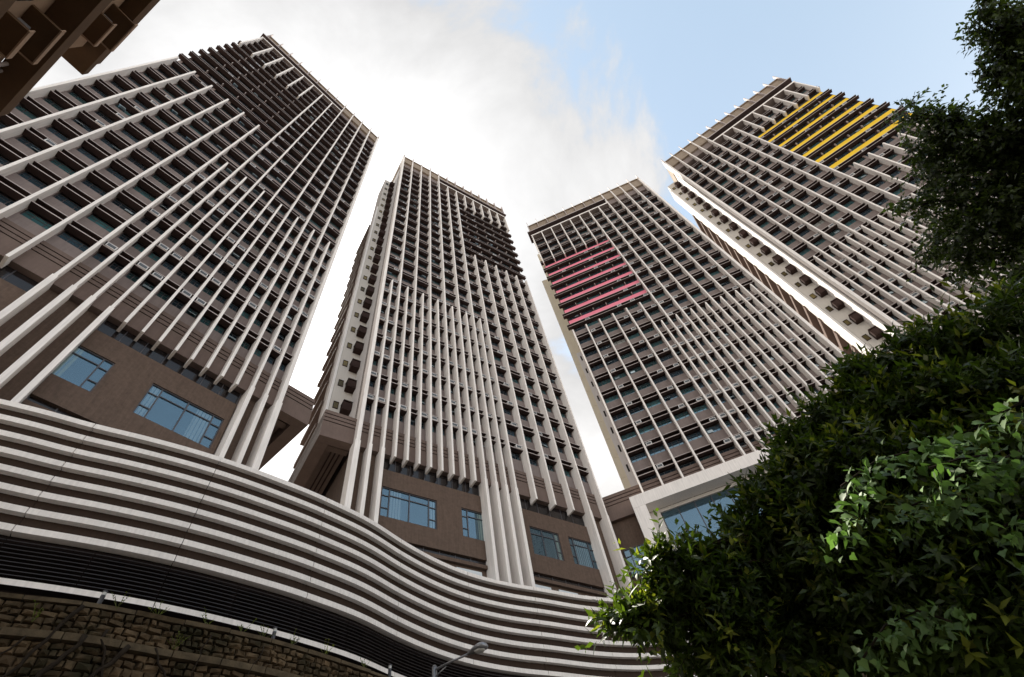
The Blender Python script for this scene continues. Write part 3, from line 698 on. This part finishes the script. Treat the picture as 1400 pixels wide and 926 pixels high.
for fl in range(5):
    zc = 14.2-fl*3.2
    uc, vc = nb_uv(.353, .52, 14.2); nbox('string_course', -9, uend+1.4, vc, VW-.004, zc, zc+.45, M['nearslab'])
    for cx in (0, -2.3, -4.6, -6.9):
        zf = Z1-fl*3.2
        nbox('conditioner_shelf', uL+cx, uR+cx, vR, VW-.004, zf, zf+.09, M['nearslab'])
        nbox('shelf_rim', uL+cx-.03, uR+cx+.03, vR-.03, vR-.002, zf-.03, zf+.14, M['nearwall'])
        nbox('shelf_rim', uR+cx+.002, uR+cx+.03, vR, VW-.006, zf-.03, zf+.14, M['nearwall'])
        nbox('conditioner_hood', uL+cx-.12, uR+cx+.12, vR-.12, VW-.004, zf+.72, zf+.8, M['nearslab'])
        nbox('hood_rim', uL+cx-.15, uR+cx+.15, vR-.15, vR-.122, zf+.69, zf+.85, M['nearwall'])
        nbox('hood_rim', uR+cx+.122, uR+cx+.15, vR-.12, VW-.006, zf+.69, zf+.85, M['nearwall'])
        if fl < 3 and cx > -5:
            nbox('air_conditioner', uL+cx+.12, uR+cx-.12, vR+.14, VW-.1, zf+.1, zf+.42, M['metal'])
        nbox('window', uL+cx-1.2, uL+cx-.3, VW-.05, VW-.003, zf-.9, zf+.5, M['glass'])
for i, uu in enumerate((uend+.12, uend+.35)):
    b = MB(); b.tube([(uu, VW-.08, GROUND), (uu, VW-.08, 15.9)], .045, 8); o = b.build('drain_pipe', M['edge']); o.data.transform(NBM); recalc(o.data); o.parent = nb; o.matrix_parent_inverse = NBI

# ------------------------------------------------------------------ foliage
LEAF_T = np.array([[0, 0, 0], [.0, .0, 0], [0, 0, 0], [0, 0, 0], [0, 0, 0]])
def unit(a): return a/np.maximum(np.linalg.norm(a, axis=-1, keepdims=True), 1e-9)
def leaves_mesh(base, ax, nr, ln, wd, kind='lance'):
    """vectorised leaves: returns verts (n,k,3) and local faces"""
    ax = unit(ax); sd_ = unit(np.cross(ax, nr)); nr = np.cross(sd_, ax); ln = ln[:, None]; wd = wd[:, None]
    if kind == 'lance':
        P = [(0, 0, 0), (.38, 1, .22), (.40, 0, 0), (.38, -1, .22), (1, 0, -.35)]; F = [(0, 2, 1), (0, 3, 2), (1, 2, 4), (2, 3, 4)]
    else:                                                           # broad lobed vine leaf
        P = [(0, 0, 0), (-.12, .55, .0), (.25, 1.0, .12), (.55, .62, .1), (1, 0, -.25), (.55, -.62, .1), (.25, -1.0, .12), (-.12, -.55, 0), (.35, 0, 0)]
        F = [(0, 8, 1), (1, 8, 2), (2, 8, 3), (3, 8, 4), (4, 8, 5), (5, 8, 6), (6, 8, 7), (7, 8, 0)]
    V = np.stack([base+ax*ln*a+sd_*wd*b+nr*wd*c for a, b, c in P], 1)
    return V, F
def mesh_from(name, V, F, m):
    n, k, _ = V.shape; me = bpy.data.meshes.new(name); nf = len(F); F = np.array(F)
    me.vertices.add(n*k); me.vertices.foreach_set('co', V.reshape(-1).astype(np.float32))
    idx = (F[None]+(np.arange(n)*k)[:, None, None]).reshape(-1); me.loops.add(len(idx)); me.loops.foreach_set('vertex_index', idx.astype(np.int32))
    me.polygons.add(n*nf); me.polygons.foreach_set('loop_start', (np.arange(n*nf)*3).astype(np.int32)); me.polygons.foreach_set('loop_total', np.full(n*nf, 3, np.int32))
    me.materials.append(m); me.update(calc_edges=True); me.validate(); return me
def grow(clumps, twigs_per, leaves_per, ln, wd, droop, rng, shell=.55, tw_len=.35, kind='lance', up=.25):
    """twigs through the volume of each clump, leaves along every twig"""
    B, A_, Nn, Ln, Wd, TW_ = [], [], [], [], [], []
    for c, r, dens in clumps:
        n = int(twigs_per*dens)
        d = unit(rng.normal(size=(n, 3))); rad = r*(shell+(1-shell)*rng.random(n))**.6*np.where(rng.random(n) < .25, rng.random(n), 1)
        p = c+d*rad[:, None]*np.array([1, 1, .85])
        td = unit(d*.8+rng.normal(size=(n, 3))*.55+np.array([0, 0, up])); tl = tw_len*np.where(rng.random(n) < .12, rng.uniform(1.4, 2.2, n), rng.uniform(.5, 1.2, n))
        ph0 = rng.uniform(0, 6.28, n)
        for j in range(leaves_per):
            f = (j+.5)/leaves_per; ph = j*2.4+ph0
            a1 = unit(np.cross(td, np.array([.3, .2, 1.0]))); a2 = np.cross(td, a1)
            rad_dir = a1*np.cos(ph)[:, None]+a2*np.sin(ph)[:, None]
            ax = unit(td*(.35+.75*f)+rad_dir*.85+rng.normal(size=(n, 3))*.13+np.array([0, 0, -droop]))
            nr = unit(td*.8+np.array([0, 0, .6])-rad_dir*.3+rng.normal(size=(n, 3))*.22)
            B.append(p+td*(tl*f)[:, None]+rng.normal(size=(n, 3))*.01); A_.append(ax); Nn.append(nr)
            Ln.append(ln*rng.uniform(.5, 1.25, n)*(1-.35*(f > .8))); Wd.append(wd*rng.uniform(.75, 1.2, n))
        TW_.append((p, p+td*tl[:, None]))
    return np.concatenate(B), np.concatenate(A_), np.concatenate(Nn), np.concatenate(Ln), np.concatenate(Wd), TW_
def clump(px_, py_, dist, rpx, dens=1.0):
    d = np.array([(px_-700)/FPX, (463-py_)/FPX, 1])@CR; k = np.linalg.norm(d); d = d/k
    r = rpx/FPX*dist/k/1.0*1.0
    return (d*dist, r*1.0/ (k**0.15), dens)
def foliage(t, origin, data, m, kind, nparts, lname, sname):
    B, A_, Nn, Ln, Wd, TW_ = data
    V, F = leaves_mesh(B, A_, Nn, Ln, Wd, kind)
    cen = V.mean(1); cc = cen@CR.T; x = 700+FPX*cc[:, 0]/cc[:, 2]; y = 463-FPX*cc[:, 1]/cc[:, 2]
    inview = (cc[:, 2] > 0) & (x > 0) & (x < 1400) & (y > 0) & (y < 926); dist = np.linalg.norm(cen, axis=1); dist[~inview] = 1e9
    order = np.argsort(dist); near = order[:nparts]; rest = np.setdiff1d(np.arange(len(B)), near)
    o = link(sname, mesh_from(sname, V[rest]-origin, F, m), t); o['kind'] = 'stuff'
    for i in near:
        link(lname, mesh_from(lname, (V[i]-B[i])[None], F, m), t, tuple(B[i]-origin))
def limb(b, p0, p1, r0, r1, rng, n=7, sag=.12):
    p0 = np.array(p0); p1 = np.array(p1); L_ = np.linalg.norm(p1-p0); pts = []
    for i in range(n+1):
        f = i/n; w = math.sin(f*math.pi); pts.append(tuple(p0+(p1-p0)*f+rng.normal(size=3)*.04*L_*w*np.array([1, 1, .6])+np.array([0, 0, sag*L_*w])))
    b.tube(pts, [r0+(r1-r0)*i/n for i in range(n+1)], 7)

rngA = np.random.default_rng(4)
def tree(name, base, clumps, tw, lv, ln, wd, m, label, rng, fork, tr, droop=.35, tl=.35, nparts=300, up=.25, shell=.55, cat='tree', lit_young=0):
    base = np.array(base); t = thing(name, tuple(base), label, cat)
    data = grow(clumps, tw, lv, ln, wd, droop, rng, shell, tl, 'lance', up)
    foliage(t, base, data, m, 'lance', nparts, 'leaf', 'foliage')
    if lit_young: foliage(t, base, grow([(c, r*1.06, d_) for c, r, d_ in clumps], lit_young, 7, ln*.9, wd, -.1, rng, .9, tl*.9, 'lance', .5), M['leafY'], 'lance', 0, 'leaf', 'lit_young_shoots')  # outer shoots: young growth plus light on the leaf tips, put into the colour
    b = MB(); f = np.array(fork)-base; limb(b, (0, 0, 0), f, tr, tr*.7, rng, 8, 0); b.build('trunk', M['bark'], t, smooth=True)
    for c, r, dn in clumps:
        b = MB(); limb(b, f, c-base, tr*.22, .012, rng, 8, .08)
        for _ in range(4):
            q = c-base+unit(rng.normal(size=3))*r*.8; limb(b, (c-base)*.75+f*.25, q, .03, .008, rng, 5, .05)
        b.build('limb', M['bark'], t, smooth=True)
    b = MB()
    for p, q in data[5]:
        for i in range(0, len(p), 2): 
            a = p[i]-base; c = q[i]-base; s_ = len(b.v); d = unit(np.cross(c-a, [.2, .5, .9]))*.006; e = unit(np.cross(c-a, d))*.006
            b.v += [tuple(a+d), tuple(a-d*.5+e), tuple(a-d*.5-e), tuple(c)]; b.f += [(s_, s_+1, s_+3), (s_+1, s_+2, s_+3), (s_+2, s_, s_+3)]; b.m += [0]*3
    tag(b.build('twigs', M['bark'], t), kind='stuff')
    return t
A_CL = [clump(*c) for c in (
 (915, 800, 7.2, 20, .35), (905, 770, 7.2, 12, .16), (852, 855, 7.0, 9, .13), (930, 752, 7.4, 8, .09), (950, 812, 7.2, 36, .7), (872, 850, 7.0, 14, .18), (900, 845, 7.1, 18, .25), (965, 872, 7.4, 44, .9), (974, 794, 7.5, 24, .45), (1006, 778, 7.6, 28, .6), (1036, 760, 7.8, 32, .7), (1016, 728, 8.0, 10, .13), (1010, 815, 7.6, 52, 1.1), (1025, 895, 7.2, 58, 1.2),
 (1062, 672, 8.2, 26, .5), (1070, 730, 8.0, 56, 1.2), (1092, 612, 8.6, 26, .45), (1120, 665, 8.2, 54, 1.2), (1095, 840, 7.8, 66, 1.2), (1142, 590, 8.8, 36, .7), (1172, 515, 9.2, 18, .25), (1170, 540, 9.1, 22, .3), (1150, 750, 7.6, 66, 1.3),
 (1200, 580, 8.8, 50, 1.1), (1215, 520, 9.2, 28, .5), (1262, 488, 9.2, 34, .65), (1190, 650, 8.0, 68, 1.4), (1150, 890, 7.4, 56, .9), (1210, 810, 7.4, 80, 1.3), (1262, 570, 8.6, 66, 1.4), (1318, 488, 9.0, 44, .9),
 (1280, 670, 7.8, 80, 1.5), (1340, 565, 8.4, 70, 1.4), (1378, 455, 9.0, 48, .9), (1300, 780, 7.2, 90, 1.6), (1385, 655, 7.8, 85, 1.6), (1395, 545, 8.2, 65, 1.2), (1270, 880, 7.2, 80, 1.4), (1360, 860, 7.0, 100, 1.6), (1390, 750, 7.2, 85, 1.5), (1460, 640, 7.6, 110, 1.4), (1470, 800, 7.0, 110, 1.4))]
tree('broadleaf_tree', (7.2, 6.6, GROUND), A_CL, 150, 12, .18, .028, M['leafA'], 'large dark green tree with glossy narrow leaves filling the lower right', rngA, (7.2, 6.7, 1.9), .22, .12, .31, lit_young=24)
B_CL = [clump(*c) for c in (
 (1352, 8, 13, 16, .22), (1345, 32, 13, 12, .14), (1388, 35, 13, 30, .6), (1362, 62, 13, 16, .22), (1392, 85, 12.8, 26, .5), (1352, 95, 13, 11, .12), (1370, 112, 13, 13, .18), (1396, 140, 12.6, 20, .35), (1252, 158, 13.4, 16, .25), (1282, 172, 13.2, 20, .38), (1318, 178, 13, 24, .5), (1268, 205, 13.2, 18, .3), (1362, 188, 12.6, 30, .65), (1398, 205, 12.6, 30, .6),
 (1296, 228, 13, 30, .6), (1346, 248, 12.8, 42, 1.0), (1250, 278, 13.2, 15, .2), (1298, 296, 13, 30, .6), (1276, 338, 13.2, 14, .2), (1346, 322, 12.6, 42, .9), (1322, 362, 12.8, 18, .3), (1392, 285, 12.4, 46, 1.0), (1392, 372, 12.2, 34, .7), (1440, 110, 12.6, 50, .8), (1450, 250, 12.4, 60, 1.0), (1460, 370, 12, 55, .9))]
tree('tall_tree', (11.0, 3.4, GROUND), B_CL, 165, 10, .14, .029, M['leafB'], 'tall dark tree at the right edge, its branches hanging before the yellow-panelled tower', np.random.default_rng(8), (10.4, 3.9, 5.2), .26, .55, .34, up=-.1)

# climbing vine with broad leaves over the tree
def vine():
    rng = np.random.default_rng(21); base = np.array([5.2, 3.6, GROUND])
    t = thing('climbing_vine', tuple(base), 'climbing vine with broad pale green leaves draped over the lower right tree', 'vine')
    runs = [[(1150, 665), (1195, 632), (1260, 612), (1330, 588), (1405, 545)], [(1225, 700), (1265, 684), (1325, 682)], [(1145, 735), (1152, 700), (1160, 665)], [(1300, 655), (1345, 640), (1405, 612)], [(1180, 900), (1210, 855), (1255, 835), (1300, 850)], [(1365, 725), (1405, 700)], [(1270, 640), (1310, 628), (1350, 622)]]
    B, A_, Nn, Ln, Wd = [], [], [], [], []; sb = MB()
    for q, run in enumerate(runs):
        pts = [np.array(pt_at(x, y, 1.0)) for x, y in run]; pts = [p/np.linalg.norm(p)*(5.9+.25*math.sin(q*1.7+i)) for i, p in enumerate(pts)]
        MB().tube([tuple(p-base) for p in pts], .010, 5).build('stem', M['bark'], t, smooth=True)
        n = int(130*sum(np.linalg.norm(a-b) for a, b in zip(pts, pts[1:])))
        for _ in range(n):
            f = rng.random()*(len(pts)-1); i = int(f); p = pts[i]+(pts[i+1]-pts[i])*(f-i)
            B.append(p+rng.normal(size=3)*np.array([.11, .11, .05])+np.array([0, 0, -abs(rng.normal())*.09]))
            az = rng.uniform(0, 6.28); A_.append(np.array([math.cos(az), math.sin(az), -.55-.5*rng.random()])); Nn.append(np.array([0, 0, 1.0])+rng.normal(size=3)*.4-np.array([.3, .35, 0])); Ln.append(rng.uniform(.05, .12)); Wd.append(rng.uniform(.024, .048))
    data = (np.array(B), np.array(A_), np.array(Nn), np.array(Ln), np.array(Wd), None)
    foliage(t, base, data, M['leafV'], 'vine', 300, 'leaf', 'foliage')
vine()
